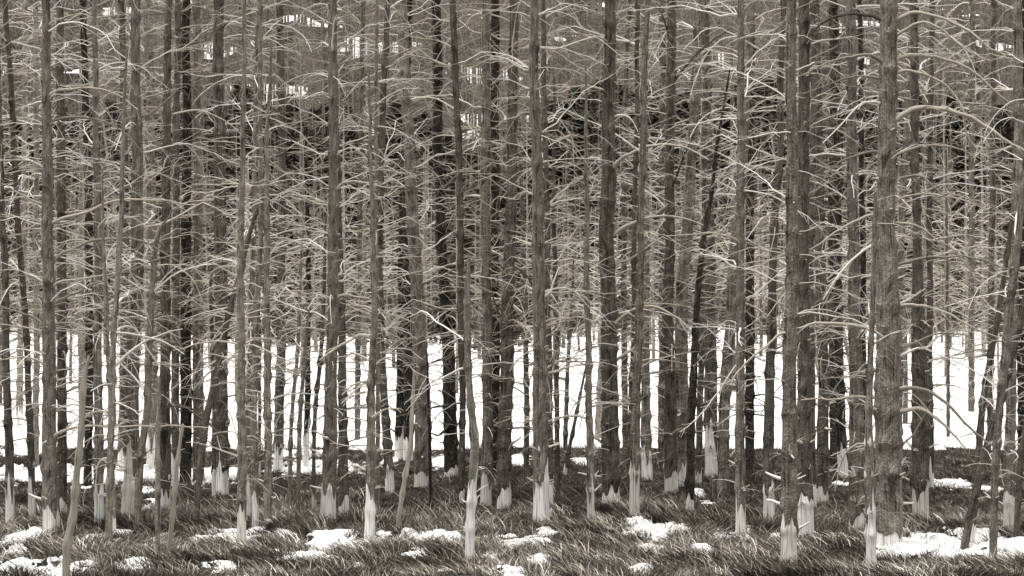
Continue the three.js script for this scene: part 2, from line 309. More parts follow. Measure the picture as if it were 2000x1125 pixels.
t(36, [[698, 865, 11], [700, 600, 10], [709, 0, 8]], { tone: 2 });
t(37, [[722, 1061, 22], [726, 780, 14], [730, 560, 11], [728, 450, 9], [724, 300, 7], [721, 145, 4]], { tip: 1, sock: 104, tone: 1, twiggy: 1 });
t(38, [[762, 958, 19], [752, 780, 15], [743, 600, 14], [741, 450, 13], [748, 250, 12], [757, 0, 10]], { sock: 62, tone: 2 });
t(39, [[738, 1002, 9], [737, 780, 8], [734, 450, 7], [736, 0, 5]], { sock: 30, tone: 1 });
t(40, [[779, 892, 18], [784, 700, 17], [786, 450, 15], [800, 0, 11]], { sock: 60, tone: 6 });
t(41, [[776, 1033, 9], [790, 940, 9], [800, 880, 8], [806, 780, 7], [808, 722, 3]], { tip: 1, tone: 4, snag: 1, label: 'short pale stick-like snag leaning against the broad centre-left trunk' });
t(42, [[825, 948, 35], [826, 780, 30], [819, 640, 28], [811, 500, 24], [803, 350, 22], [795, 200, 20], [785, 0, 17]], { sock: 48, tone: 1, low: 1 });
t(43, [[797, 895, 20], [800, 700, 20], [796, 450, 17], [790, 0, 12]], { sock: 50, tone: 6 });
t(44, [[841, 988, 7], [839, 850, 6], [834, 690, 3]], { tip: 1, tone: 6 });
t(45, [[881, 928, 28], [879, 780, 25], [871, 600, 22], [860, 450, 20], [853, 0, 18]], { tone: 6, sock: 24, low: 1 });
t(46, [[902, 978, 11], [902, 780, 12], [900, 600, 12], [899, 450, 12], [893, 250, 12], [886, 0, 12]], { sock: 32, tone: 2 });
t(47, [[917, 1093, 20], [921, 960, 18], [926, 870, 17], [920, 780, 13], [915, 690, 13], [914, 600, 11], [916, 505, 6]], { tip: 1, tone: 1, sock: 175, few: .4, label: 'weathered half barkless snag with a kink, front row just left of centre' });
t(48, [[949, 983, 23], [953, 780, 19], [949, 450, 17], [950, 0, 14]], { sock: 55, tone: 0 });
t(49, [[967, 922, 17], [967, 600, 16], [968, 0, 16]], { tone: 6 });
t(50, [[985, 989, 28], [987, 800, 26], [991, 650, 25], [992, 600, 23], [997, 450, 21], [1003, 0, 16]], { sock: 60, tone: 2, low: 1 });
t(51, [[1028, 938, 11], [1028, 700, 10], [1021, 450, 8], [1015, 240, 4]], { tip: 1, tone: 2 });
t(52, [[1057, 1014, 34], [1056, 900, 30], [1055, 780, 26], [1050, 450, 22], [1042, 0, 16]], { sock: 125, tone: 0, crack: 1, low: 1 });
t(53, [[1074, 994, 15], [1072, 780, 13], [1068, 450, 11], [1062, 0, 8]], { sock: 70, tone: 2 });
t(54, [[1089, 983, 10], [1086, 600, 9], [1082, 450, 8], [1083, 150, 4]], { tip: 1, tone: 2 });
t(55, [[1104, 892, 9], [1106, 780, 8], [1116, 600, 6], [1120, 500, 3]], { tip: 1, tone: 2 });
t(56, [[1103, 924, 8], [1115, 860, 7], [1132, 780, 6], [1144, 715, 3]], { tip: 1, tone: 2, sock: 26, label: 'thin pole leaning right with white foot, on the meadow edge right of centre' });
t(57, [[1154, 1015, 16], [1151, 780, 12], [1146, 450, 9], [1144, 120, 4]], { tip: 1, sock: 94, tone: 1, twiggy: 1 });
t(58, [[1168, 862, 14], [1172, 760, 12], [1180, 600, 9], [1186, 300, 5]], { tip: 1, tone: 3 });
t(59, [[1193, 984, 36], [1192, 780, 32], [1189, 600, 30], [1186, 450, 29], [1187, 380, 29], [1191, 180, 24], [1192, 0, 20]], { sock: 46, tone: 2, crack: 1, few: .5, low: 1 });
t(60, [[1239, 1006, 22], [1242, 780, 16], [1250, 600, 14], [1251, 450, 12], [1253, 300, 12], [1264, 0, 9]], { sock: 108, tone: 0, twiggy: 1 });
t(61, [[1229, 962, 11], [1236, 700, 11], [1240, 450, 10], [1246, 0, 8]], { tone: 2 });
t(62, [[1264, 933, 23], [1260, 780, 17], [1259, 450, 14], [1256, 0, 11]], { sock: 68, tone: 1 });
t(63, [[1311, 958, 28], [1308, 780, 23], [1304, 600, 21], [1306, 450, 18], [1312, 0, 16]], { sock: 50, tone: 2, low: 1 });
t(64, [[1332, 948, 22], [1332, 780, 25], [1331, 600, 24], [1340, 480, 22], [1350, 300, 19], [1365, 0, 17]], { sock: 54, tone: 1 });
t(65, [[1347, 996, 17], [1351, 780, 16], [1355, 690, 13], [1362, 600, 12], [1370, 500, 11], [1376, 450, 10], [1388, 380, 8], [1396, 300, 7], [1424, 130, 3]], { tip: 1, tone: 5, sock: 34, few: .5, label: 'dark bent pole curving up to the right behind the arching branches' });
t(66, [[1364, 942, 13], [1368, 780, 12], [1372, 500, 10], [1380, 0, 8]], { sock: 40, tone: 2 });
t(67, [[1390, 928, 27], [1388, 780, 25], [1387, 600, 22], [1386, 450, 19], [1378, 0, 15]], { sock: 120, tone: 2 });
t(68, [[1413, 963, 23], [1416, 780, 22], [1425, 660, 20], [1432, 520, 18], [1448, 380, 15], [1470, 0, 13]], { tone: 0 });
t(69, [[1447, 1043, 22], [1446, 780, 17], [1448, 450, 15], [1447, 0, 12]], { sock: 100, tone: 0 });
t(70, [[1464, 928, 18], [1466, 600, 17], [1468, 0, 13]], { tone: 5 });
t(71, [[1502, 1013, 24], [1503, 780, 19], [1508, 600, 16], [1514, 450, 15], [1523, 300, 13], [1530, 0, 10]], { sock: 74, tone: 2 });
t(72, [[1541, 1103, 34], [1543, 780, 27], [1546, 450, 23], [1546, 0, 18]], { sock: 94, tone: 0, few: .35 });
t(73, [[1573, 1044, 37], [1571, 900, 31], [1569, 780, 26], [1568, 450, 22], [1568, 0, 21]], { sock: 96, tone: 2, few: .7 });
t(74, [[1589, 992, 12], [1586, 780, 11], [1588, 0, 9]], { sock: 64, tone: 2 });
t(75, [[1605, 978, 26], [1608, 780, 21], [1602, 450, 20], [1594, 0, 16]], { sock: 36, tone: 2 });
t(76, [[1647, 928, 22], [1640, 780, 18], [1636, 450, 15], [1628, 0, 12]], { sock: 56, tone: 5 });
t(77, [[1673, 1038, 32], [1671, 780, 27], [1667, 600, 23], [1666, 450, 21], [1660, 0, 16]], { sock: 44, tone: 0 });
t(78, [[1688, 982, 12], [1686, 600, 11], [1680, 0, 10]], { tone: 5 });
t(79, [[1702, 1118, 22], [1700, 960, 19], [1699, 780, 13], [1702, 600, 10], [1707, 450, 9], [1709, 375, 5]], { tip: 1, sock: 178, tone: 1, few: .3, label: 'slim knotty snag with white lower half, standing before the broadest trunk' });
t(80, [[1737, 1069, 56], [1735, 960, 50], [1734, 780, 48], [1732, 600, 46], [1730, 450, 37], [1732, 200, 34], [1734, 0, 32]], { sock: 34, tone: 1, few: .15, low: 1, label: 'broadest pine trunk in the photo, carrying many thick arching branches at right' });
t(81, [[1798, 1013, 34], [1797, 780, 34], [1793, 600, 25], [1790, 450, 16], [1788, 0, 15]], { sock: 96, tone: 2, low: 1 });
t(82, [[1755, 962, 14], [1757, 600, 13], [1760, 450, 13], [1770, 300, 12], [1783, 0, 11]], { tone: 1 });
t(83, [[1818, 953, 14], [1817, 780, 12], [1816, 450, 11], [1822, 0, 9]], { sock: 66, tone: 2 });
t(84, [[1883, 1073, 16], [1902, 980, 16], [1929, 870, 15], [1957, 780, 15], [1974, 700, 14], [1992, 640, 14], [2020, 520, 12], [2050, 380, 8]], { tip: 1, tone: 2, few: .4, label: 'dark pole leaning strongly right, rising out of the snow at far right' });
t(85, [[1898, 1053, 12], [1909, 920, 14], [1920, 780, 13], [1934, 700, 12], [1953, 600, 11], [1968, 500, 9], [1976, 420, 5]], { tip: 1, sock: 60, tone: 2, few: .4, label: 'slim grey pole crossing behind the strongly leaning dark pole at right' });
t(86, [[1939, 1078, 16], [1946, 900, 15], [1955, 780, 15], [1966, 700, 17], [1974, 600, 17], [1983, 530, 15], [1997, 400, 12], [2025, 100, 8]], { tip: 1, tone: 0, few: .6 });
t(87, [[1971, 1040, 24], [1973, 780, 19], [1988, 300, 19], [1989, 0, 17]], { sock: 82, tone: 1 });
t(88, [[1985, 1053, 12], [1993, 900, 12], [2006, 800, 11], [2030, 500, 8]], { tip: 1, tone: 2, few: .3 });
t(89, [[1996, 884, 17], [1997, 600, 16], [2002, 0, 14]], { tone: 6 });
t(90, [[1934, 872, 13], [1936, 600, 12], [1940, 0, 10]], { tone: 2 });
t(91, [[1293, 900, 16], [1294, 600, 15], [1293, 0, 13]], { tone: 2 });
t(92, [[1222, 885, 12], [1218, 500, 11], [1222, 150, 9], [1230, 0, 8]], { tone: 2 });
t(93, [[1628, 905, 15], [1626, 500, 14], [1627, 0, 12]], { tone: 5 });
t(94, [[70, 905, 12], [70, 500, 11], [69, 0, 9]], { tone: 3 });
t(95, [[1897, 810, 12], [1898, 500, 11], [1900, 0, 9]], { tone: 2 });
t(96, [[1852, 862, 7], [1850, 600, 6], [1848, 300, 4]], { tone: 2, tip: 1 });

// the branches one can follow in the photograph: tree id, width px, tone (0 grey, 1 pale, 2 dark), pixels
const HB = [
  [3, 8, 0, [[100, 856], [116, 844], [135, 837], [160, 832], [230, 831], [330, 829], [415, 832]]], [3, 9, 0, [[98, 520], [108, 505], [130, 490], [160, 477], [200, 467], [232, 465], [266, 468], [308, 489], [362, 520]]],
  [3, 7, 0, [[96, 566], [112, 553], [142, 547], [199, 538], [224, 536]]], [3, 7, 0, [[98, 598], [120, 583], [145, 574], [193, 551], [257, 530], [311, 506], [372, 495]]], [3, 5, 0, [[98, 602], [112, 595], [127, 592], [148, 604], [169, 621]]],
  [3, 7, 0, [[92, 646], [82, 632], [70, 622], [39, 610], [0, 598], [-30, 594]]], [3, 5, 0, [[90, 650], [40, 640], [0, 634], [-30, 633]]], [3, 6, 0, [[92, 718], [76, 706], [60, 701], [30, 699], [0, 704], [-30, 708]]],
  [3, 7, 0, [[92, 188], [103, 180], [125, 174], [174, 173], [214, 179], [249, 197], [274, 217]]], [3, 8, 0, [[92, 240], [103, 232], [120, 228], [159, 227], [199, 234], [239, 259], [271, 294]]], [3, 5, 0, [[92, 294], [112, 280], [130, 273], [159, 281], [189, 309], [204, 329]]],
  [3, 9, 0, [[93, 446], [110, 430], [130, 423], [174, 413], [209, 398], [249, 390], [319, 392], [388, 402]]], [3, 6, 0, [[90, 332], [70, 320], [50, 314], [0, 313], [-20, 315]]], [3, 5, 0, [[90, 444], [70, 430], [50, 423], [0, 418]]], [3, 5, 0, [[90, 402], [60, 390], [40, 378], [0, 358]]],
  [3, 5, 0, [[90, 50], [110, 38], [130, 34], [164, 31], [187, 36]]], [3, 5, 0, [[90, 124], [76, 111], [65, 107], [35, 105], [5, 110]]], [3, 6, 2, [[80, 362], [95, 368], [103, 384], [101, 398]]], [3, 5, 0, [[98, 808], [118, 803], [135, 806], [152, 815], [178, 827]]], [3, 6, 0, [[97, 762], [112, 757], [140, 745], [160, 738]]], [3, 6, 0, [[97, 726], [112, 723], [138, 717]]],
  [80, 9, 2, [[1722, 42], [1705, 34], [1674, 27], [1624, 35], [1590, 60], [1557, 100]]], [80, 10, 0, [[1745, 42], [1760, 34], [1779, 27], [1819, 31], [1859, 47], [1898, 72], [1938, 102], [1980, 115]]], [80, 8, 0, [[1742, 76], [1760, 62], [1779, 52], [1809, 49], [1849, 75], [1893, 110], [1928, 124]]],
  [80, 12, 0, [[1740, 132], [1755, 114], [1774, 107], [1809, 107], [1869, 122], [1908, 142], [1943, 174], [1978, 199]]], [80, 8, 0, [[1742, 146], [1760, 141], [1779, 139], [1819, 152], [1859, 184], [1879, 219], [1886, 264], [1923, 314]]], [80, 14, 0, [[1738, 242], [1755, 228], [1779, 215], [1819, 212], [1879, 227], [1923, 249], [1963, 279], [2000, 299], [2030, 320]]],
  [80, 10, 0, [[1728, 124], [1705, 114], [1689, 111], [1649, 117], [1600, 132], [1555, 154]]], [80, 6, 0, [[1728, 158], [1700, 150], [1680, 147], [1630, 159], [1570, 180]]], [80, 8, 1, [[1731, 234], [1729, 212], [1709, 200], [1684, 204], [1654, 229], [1605, 279]]], [80, 6, 0, [[1726, 298], [1689, 299], [1629, 324], [1590, 378]]], [80, 8, 0, [[1724, 423], [1689, 423], [1629, 456], [1580, 488]]],
  [80, 6, 0, [[1742, 304], [1799, 285], [1849, 284], [1898, 299], [1940, 320]]], [80, 6, 0, [[1742, 436], [1799, 443], [1829, 468], [1849, 513]]], [80, 6, 0, [[1742, 352], [1794, 344], [1824, 369], [1859, 398]]], [80, 9, 1, [[1731, 486], [1722, 476], [1700, 480], [1660, 510], [1630, 547], [1606, 583]]],
  [80, 13, 0, [[1722, 650], [1700, 643], [1660, 634], [1590, 631], [1562, 640]]], [80, 8, 1, [[1742, 706], [1781, 683], [1817, 673], [1830, 650]]], [80, 6, 0, [[1742, 694], [1796, 664], [1840, 650], [1890, 655]]], [80, 12, 0, [[1744, 812], [1762, 802], [1784, 797], [1808, 803], [1833, 823], [1861, 850], [1882, 877]]], [80, 11, 0, [[1744, 766], [1765, 760], [1790, 758], [1830, 775], [1870, 815], [1905, 850], [1932, 872]]],
  [80, 8, 1, [[1745, 586], [1739, 613], [1736, 646], [1727, 673], [1739, 692], [1757, 722]]], [80, 6, 1, [[1740, 602], [1765, 590], [1781, 583], [1808, 565]]], [80, 8, 0, [[1722, 723], [1700, 722], [1685, 725], [1660, 735], [1600, 740]]], [80, 8, 0, [[1727, 776], [1660, 776], [1565, 781]]], [80, 6, 0, [[1745, 890], [1784, 844], [1815, 789]]], [80, 5, 0, [[1740, 868], [1722, 865], [1713, 856]]], [80, 8, 0, [[1740, 600], [1790, 596], [1840, 610], [1900, 640], [1950, 660]]], [80, 7, 0, [[1742, 520], [1800, 505], [1870, 500], [1940, 515], [1990, 540]]], [80, 6, 0, [[1742, 395], [1790, 380], [1860, 385], [1930, 410]]],
  [72, 8, 0, [[1541, 650], [1522, 656], [1508, 667], [1457, 707], [1436, 728], [1424, 752]]], [72, 6, 0, [[1541, 92], [1525, 90], [1500, 92]]], [72, 6, 0, [[1544, 22], [1560, 15], [1590, 0]]], [69, 6, 0, [[1446, 478], [1432, 466], [1418, 461], [1387, 456], [1351, 458], [1300, 462]]], [69, 5, 1, [[1446, 700], [1425, 735], [1405, 765], [1380, 800], [1350, 830], [1332, 846]]], [73, 8, 0, [[1572, 636], [1585, 640], [1610, 636], [1650, 640]]],
  [59, 10, 0, [[1190, 336], [1204, 320], [1219, 306], [1259, 289], [1304, 284], [1344, 294], [1378, 314]]], [59, 10, 0, [[1190, 464], [1210, 450], [1234, 436], [1279, 423], [1339, 426], [1383, 443]]], [59, 6, 1, [[1192, 232], [1214, 224], [1230, 230], [1247, 255]]], [59, 10, 0, [[1190, 650], [1203, 632], [1218, 616], [1242, 601], [1269, 598], [1300, 607], [1330, 628], [1348, 649]]], [59, 8, 0, [[1190, 714], [1218, 692], [1239, 681], [1275, 684], [1320, 700]]], [59, 7, 2, [[1174, 176], [1190, 187], [1188, 215], [1178, 240]]], [59, 6, 0, [[1188, 176], [1150, 167], [1115, 169], [1065, 164]]], [59, 8, 2, [[1176, 460], [1186, 478], [1190, 496]]],
  [63, 6, 2, [[1308, 376], [1318, 350], [1329, 319], [1358, 249], [1378, 204]]], [63, 6, 2, [[1312, 164], [1339, 129], [1378, 90], [1428, 55]]], [63, 6, 2, [[1311, 104], [1299, 50], [1284, 15]]], [50, 7, 2, [[991, 640], [996, 592], [1005, 550], [1018, 531]]], [50, 5, 2, [[985, 632], [969, 598], [959, 562]]], [52, 7, 2, [[1050, 576], [1033, 544], [1011, 525], [996, 519]]], [52, 7, 1, [[1052, 588], [1072, 571], [1081, 550], [1090, 525]]], [52, 5, 0, [[1056, 724], [1075, 716], [1086, 692], [1088, 672]]],
  [34, 8, 0, [[652, 590], [662, 582], [675, 577], [702, 580], [723, 584]]], [34, 5, 0, [[652, 542], [672, 535], [690, 544], [704, 559]]], [34, 7, 0, [[652, 376], [664, 364], [674, 356], [714, 356], [749, 366], [789, 367]]], [34, 5, 0, [[652, 128], [689, 117], [734, 105]]], [34, 5, 0, [[652, 470], [700, 466], [730, 474]]], [12, 6, 0, [[262, 230], [290, 222], [330, 190], [345, 172]]], [22, 7, 2, [[428, 56], [440, 46], [448, 32]]], [22, 6, 0, [[424, 112], [400, 98], [370, 92], [340, 98]]],
  [42, 6, 0, [[800, 336], [830, 328], [850, 340], [866, 368]]], [42, 6, 0, [[795, 210], [830, 190], [880, 190], [915, 200]]], [42, 6, 0, [[812, 560], [850, 545], [900, 520], [930, 505]]], [64, 6, 0, [[1345, 300], [1370, 280], [1410, 262], [1450, 255]]], [71, 6, 0, [[1512, 470], [1490, 478], [1460, 476]]], [45, 7, 2, [[874, 700], [850, 705], [838, 712]]], [45, 7, 2, [[876, 790], [850, 795], [835, 802]]], [45, 7, 2, [[878, 830], [855, 850], [842, 846]]], [45, 7, 2, [[876, 620], [855, 608], [830, 590]]],
];

const ORD = ['leftmost', 'second', 'third', 'fourth', 'fifth', 'sixth', 'seventh', 'eighth', 'ninth', 'tenth', 'eleventh', 'twelfth', 'thirteenth', 'fourteenth', 'fifteenth', 'sixteenth', 'seventeenth', 'eighteenth', 'nineteenth', 'twentieth'];
const rowOf = (yb) => yb >= 1030 ? 0 : yb >= 985 ? 1 : yb >= 940 ? 2 : 3;
const ROWN = ['front row by the snow patches', 'second row behind the pale grass', 'third row on the dark grass', 'rear row along the snow field'];
for (let r = 0; r < 4; r++) {
  const L = T.filter(a => rowOf(a.pts[0][1]) === r && !a.label).sort((a, b) => a.pts[0][0] - b.pts[0][0]), n = L.length;
  L.forEach((a, i) => {
    const w = a.pts[0][2], dx = a.pts[a.pts.length - 1][0] - a.pts[0][0], left = i < n / 2, k = left ? i : n - 1 - i;
    const size = w > 25 ? 'broad' : w > 15 ? 'medium' : 'slim', tone = a.tone >= 5 ? 'dark rough' : a.tone === 3 ? 'pale grey' : 'grey';
    const lean = Math.abs(dx) > 45 ? (dx > 0 ? ' leaning right' : ' leaning left') : '';
    const rank = k === 0 ? (left ? 'leftmost' : 'rightmost') : `${ORD[k]} from ${left ? 'left' : 'right'}`;
    a.label = `${size} ${tone} pine${lean}${a.sock ? ' with white base' : ''}, ${rank} in ${['front row', 'second row', 'third row', 'rear row'][r]}`;
  });
}

const toneMat = (k) => k === 4 ? M.grey : k === 5 ? M.barkDark[0] : k === 6 ? M.barkDark[1] : M.bark[k];
const UPY = V(0, 1, 0), XA = V(1, 0, 0);
function branchMatrix(p, az, tilt, L, thick) {
  const q = new THREE.Quaternion().setFromAxisAngle(UPY, az).multiply(new THREE.Quaternion().setFromAxisAngle(V(0, 0, 1), tilt));
  return new THREE.Matrix4().compose(p, q, V(L, L, L).multiplyScalar(thick || 1));
}
let nBranch = 0;
function buildTree(a) {
  const R = rng(a.id * 7919 + 13), base = onGround(a.pts[0][0], a.pts[0][1] + 4), d = -base.z, px = d / F;
  const root = new THREE.Group(); root.name = numbered(a.snag ? 'broken_snag' : 'dead_pine'); root.position.copy(base);
  root.userData = { label: a.label, category: a.snag ? 'snag' : 'tree', group: a.snag ? 'broken snags in the meadow' : 'dead pines in the meadow' };
  // spine in local metres
  const leanZ = (R() - 0.5) * 0.05, pts = [], rads = [];
  a.pts.forEach(([x, y, w], i) => { const Y = EYE - (y - 562.5) * px - base.y; pts.push(V((x - 1000) * px - base.x, i ? Y : 0, -leanZ * Math.max(0, Y))); rads.push(w / 2 * px); });
  pts.unshift(V(pts[0].x * 1 - (pts[1].x - pts[0].x) * 0.03, -0.3, 0)); rads.unshift(rads[0] * 1.06);
  if (!a.tip) {
    const n = pts.length, A = pts[n - 2], B = pts[n - 1], H = B.y + 4 + R() * 3, k = (H - B.y) / (B.y - A.y);
    pts.push(V(B.x + (B.x - A.x) * k * 0.8, H, B.z + (B.z - A.z) * k)); rads.push(Math.max(0.02, rads[n - 1] * 0.42));
  }
  const sp = smoothSpine(pts, rads, 60), H = pts[pts.length - 1].y, seeTop = EYE + 562.5 * px - base.y + 0.4;
  const wig = a.snag ? 0.006 : 0.012, ph = R() * 50;
  for (const s of sp) { const k = sst(0.4, 2, s.p.y); s.p.x += k * wig * 1.4 * nz(s.p.y * 0.8, ph) * 2; s.p.z += k * wig * nz(s.p.y * 0.8, ph + 9) * 2; }
  // whorls
  const whorls = [];
  for (let y = 0.45 + R() * 0.3; y < H - 0.1; y += (a.twiggy ? 0.24 : 0.30) + R() * (a.twiggy ? 0.16 : 0.24)) whorls.push({ y, amp: 0.5 + R() * 0.9, ph: R() * 6.28, st: R() < 0.6 ? 0.12 + R() * 0.34 : 0, sa: R() * 6.28, sw: 0.35 + R() * 0.9, sd: 0.25 + R() * 0.4 });
  const r00 = rads[1], dark = a.tone >= 5 && a.tone <= 6;
  const sockH = (a.sock || 0) * px, cols = a.sock ? (r00 > 0.10 ? 44 : r00 > 0.06 ? 30 : 20) : (r00 > 0.1 ? 26 : 16);
  const crackA = a.crack ? Math.PI / 2 + (R() - 0.5) * 0.7 : null, crackW = 2.2 * Math.PI / cols;
  const bumps = (y, ang, r) => {
    let b = 1 + 0.045 * nz(Math.cos(ang) * 1.3 + ph, y * 1.1, Math.sin(ang) * 1.3) + 0.03 * nz(Math.cos(ang) * 3 + ph, y * 4, Math.sin(ang) * 3);
    for (const w of whorls) { const dy = (y - w.y) / (y > w.y ? 0.09 : 0.05); if (dy > -2.4 && dy < 2.4) b += Math.exp(-dy * dy) * w.amp * (0.085 + 0.014 / Math.max(0.035, r)) * (0.75 + 0.5 * Math.cos(3 * ang + w.ph)); }
    if (!a.snag && y < 0.5) b += 0.09 * Math.pow(1 - clamp(y, 0, 0.5) / 0.5, 2) * (1 + 0.5 * Math.cos(4 * ang + ph));
    if (crackA !== null && y > 0.25) { let da = Math.atan2(Math.sin(ang - crackA - 0.12 * nz(y * 0.5, ph)), Math.cos(ang - crackA - 0.12 * nz(y * 0.5, ph))); if (Math.abs(da) < crackW * 0.55) b -= 0.30 * sst(0, 1, y) ; }
    return r * b;
  };
  // resin and mould stains that run down from the knots, ragged in outline
  const stain = (y, ang) => {
    let c = 1 + 0.22 * nz(Math.cos(ang) * 1.2 + ph, y * 1.7, Math.sin(ang) * 1.2 + 4);
    for (const w of whorls) if (w.st && y < w.y + 0.03 && y > w.y - w.st * 1.3) {
      const da = Math.atan2(Math.sin(ang - w.sa), Math.cos(ang - w.sa)) / w.sw, e = 1 - Math.abs(da) - (w.y - y) / w.st * 0.5 + 0.6 * nz(Math.cos(ang) * 5 + ph, y * 9, Math.sin(ang) * 5);
      if (e > 0.15) c *= 1 - w.sd * Math.min(1, (e - 0.15) * 3);
    }
    return clamp(c, 0.2, 1.4);
  };
  const uRep = Math.max(1, Math.round(r00 * 6.283 / 0.55)), vOff = R();
  const yTop = Math.min(H, seeTop), step = r00 > 0.05 ? 0.06 : 0.075;
  const ys = []; const y0 = sockH > 0 ? sockH * 1.55 : -0.3;
  for (let y = Math.max(y0, -0.3); y < yTop; y += step) ys.push(y);
  for (let y = yTop; y < H; y += 0.6) ys.push(y); ys.push(H);
  let heights, tone = toneMat(a.tone);
  if (sockH > 0) {
    const K = 7, sj = []; const sideA = R() * 6.28, q = R() * 100;
    for (let j = 0; j < cols; j++) {
      const ang = j / cols * 6.283;
      let s = 0.80 + 0.30 * nz(Math.cos(ang) * 1.6 + q, Math.sin(ang) * 1.6) * 1.6 + 0.22 * Math.cos(ang - sideA) + 0.34 * (R() - 0.5);
      const z = R(); if (z < 0.10) s *= 0.6; else if (z > 0.9) s *= 1.25;
      sj.push(clamp(s, 0.25, 1.5) * sockH);
    }
    const s0j = sj.slice(); for (let j = 0; j < cols; j++) sj[j] = 0.44 * s0j[j] + 0.28 * (s0j[(j + 1) % cols] + s0j[(j + cols - 1) % cols]);
    heights = (j, k) => k < K ? lerp(sj[j], ys[0], Math.pow(k / K, 1.3)) : ys[k - K]; heights.n = ys.length + K;
    const wy = []; const nW = Math.max(14, Math.ceil((sockH * 1.6 + 0.3) / 0.045)); for (let i = 0; i <= nW; i++) wy.push(lerp(-0.3, sockH * 1.6, i / nW));
    const wh = (j, k) => wy[k]; wh.n = wy.length;
    const wood = tubeGeo(sp, wh, Math.min(cols, 28), (y, ang, r) => bumps(y, ang, r) * (y > sockH ? 0.88 : 0.93) * (1 + 0.03 * nz(Math.cos(ang) * 6 + q, y * 0.7, Math.sin(ang) * 6)), false, 0.6, uRep, vOff);
    part('bare_wood_base', wood, M.wood[a.id % 3 ? 0 : 1], root, { label: 'pale bare wood where the bark is gone' });
    part('trunk', tubeGeo(sp, heights, cols, (y, ang, r, k) => k === 0 ? bumps(y, ang, r) * 0.935 : bumps(y, ang, r), true, 0.5, uRep, vOff, stain), tone, root);
  } else {
    heights = (j, k) => ys[k]; heights.n = ys.length;
    part('trunk', tubeGeo(sp, heights, cols, (y, ang, r) => bumps(y, ang, r), true, 0.5, uRep, vOff, stain), tone, root);
  }
  const near = rowOf(a.pts[0][1]) < 3;
  // followed branches
  for (const [id, w, tn2, pp] of HB) if (id === a.id) {
    const zs = (R() - 0.4) * 1.3, p3 = pp.map(([x, y], i) => V((x - 1000) * px - base.x, EYE - (y - 562.5) * px - base.y, 0));
    const L = p3[0].distanceTo(p3[p3.length - 1]);
    const s0 = spineAt(sp, p3[0].y), front = tn2 === 2 || zs > 0 ? 1 : -1;
    p3.forEach((p, i) => { p.z = s0.z + (i / (p3.length - 1)) * zs * Math.min(1, L * 0.6) + (tn2 === 2 && L < 0.6 ? s0.r * 1.05 : 0); });
    const cv = new THREE.CatmullRomCurve3(p3, false, 'centripetal').getPoints(Math.max(12, Math.round(L * 12)));
    for (const p of cv) { p.y += 0.03 * nz(p.x * 3.2, p.y * 3.2, id) + 0.018 * nz(p.x * 9, p.y * 9, id + 3); p.z += 0.05 * nz(p.x * 3 + 9, p.y * 3, id); }
    const r = w / 2 * px * 0.92, out = [];
    if (L > 0.5 && tn2 !== 2) addTwigs(out, cv, r * 0.55, R, Math.round(L * 6), 0.34, 3, 0.25);
    else if (L > 0.6) addTwigs(out, cv, r * 0.5, R, Math.round(L * 4), 0.26, 3, 0.4);
    const hm = tn2 === 2 ? M.branchDark : tn2 === 1 ? M.branchPale : M.branch[2 + (R() < 0.4 ? 1 : 0)], hb = part('branch', tube(cv, r, r * 0.3, 8, 0.9), hm, root); if (out.length) part('twigs', mergeGeometries(out), hm, hb, { kind: 'stuff' }); nBranch++;
  }
  // the others: long ones each a part, the short ones joined
  const bm = a.tone >= 5 ? M.branch[(R() * 2 | 0) + 3] : a.tone === 2 ? M.branch[R() < 0.35 ? 0 : R() < 0.6 ? 2 : 3] : M.branch[(R() * 2) | 0], list = [], small = [];
  const dens = (a.few ?? 1);
  const bareTo = a.snag ? 99 : a.low ? 1.3 : near ? 1.4 + R() * 0.8 : 0.8 + R() * 0.6;
  for (const w of whorls) {
    const s = spineAt(sp, w.y), hi = w.y > seeTop, u = sst(bareTo - 0.5, bareTo + 2.2, w.y);
    let n = w.y < bareTo ? 0 : Math.round((a.twiggy ? 3.3 : 2.3 + 1.9 * u + R() * 1.5) * dens);
    if (hi) n = Math.min(n, 2);
    for (let k = 0; k < n; k++) {
      let az = R() * 6.283; if (Math.sin(az) < -0.45 && R() < 0.8) az = -az;   // few point straight at the open meadow
      const big = s.r > 0.045 ? 1 : clamp(s.r / 0.045, 0.35, 1);
      let L = (0.28 + R() * 0.85 + (R() < 0.16 ? 0.6 : 0)) * (0.45 + 0.65 * u) * big; if (a.twiggy) L *= 0.6;
      const p = V(s.x + Math.cos(az) * s.r * 0.75, w.y + (R() - 0.5) * 0.05, s.z - Math.sin(az) * s.r * 0.75);
      const m = branchMatrix(p, az, (R() - 0.45) * (R() < 0.3 ? 1.1 : 0.34), L);
      list.push({ L: L * (0.4 + 0.6 * Math.abs(Math.cos(az))) * (hi ? 0.1 : 1), m });
    }
    if (!a.snag && w.y > 0.55 && w.y < 3.6 && s.r > 0.012) for (let k = 0; k < 4; k++) if (R() < 0.85 * (a.few ? 0.6 : 1)) {     // thin dead twigs low on the stem
      let az = R() * 6.283; if (Math.sin(az) < -0.3 && R() < 0.8) az = -az;
      const L = (0.13 + R() * R() * 0.6) * (0.75 + 0.9 * sst(0.6, 2.2, w.y));
      small.push(LIBT[(R() * 24) | 0].clone().applyMatrix4(branchMatrix(V(s.x + Math.cos(az) * s.r * 0.8, w.y + (R() - 0.5) * 0.16, s.z - Math.sin(az) * s.r * 0.8), az, (R() - 0.45) * 0.8, L * 1.1)));
    }
    const ns = a.snag ? (R() < 0.5 ? 1 : 0) : 2 + Math.floor(R() * 3);
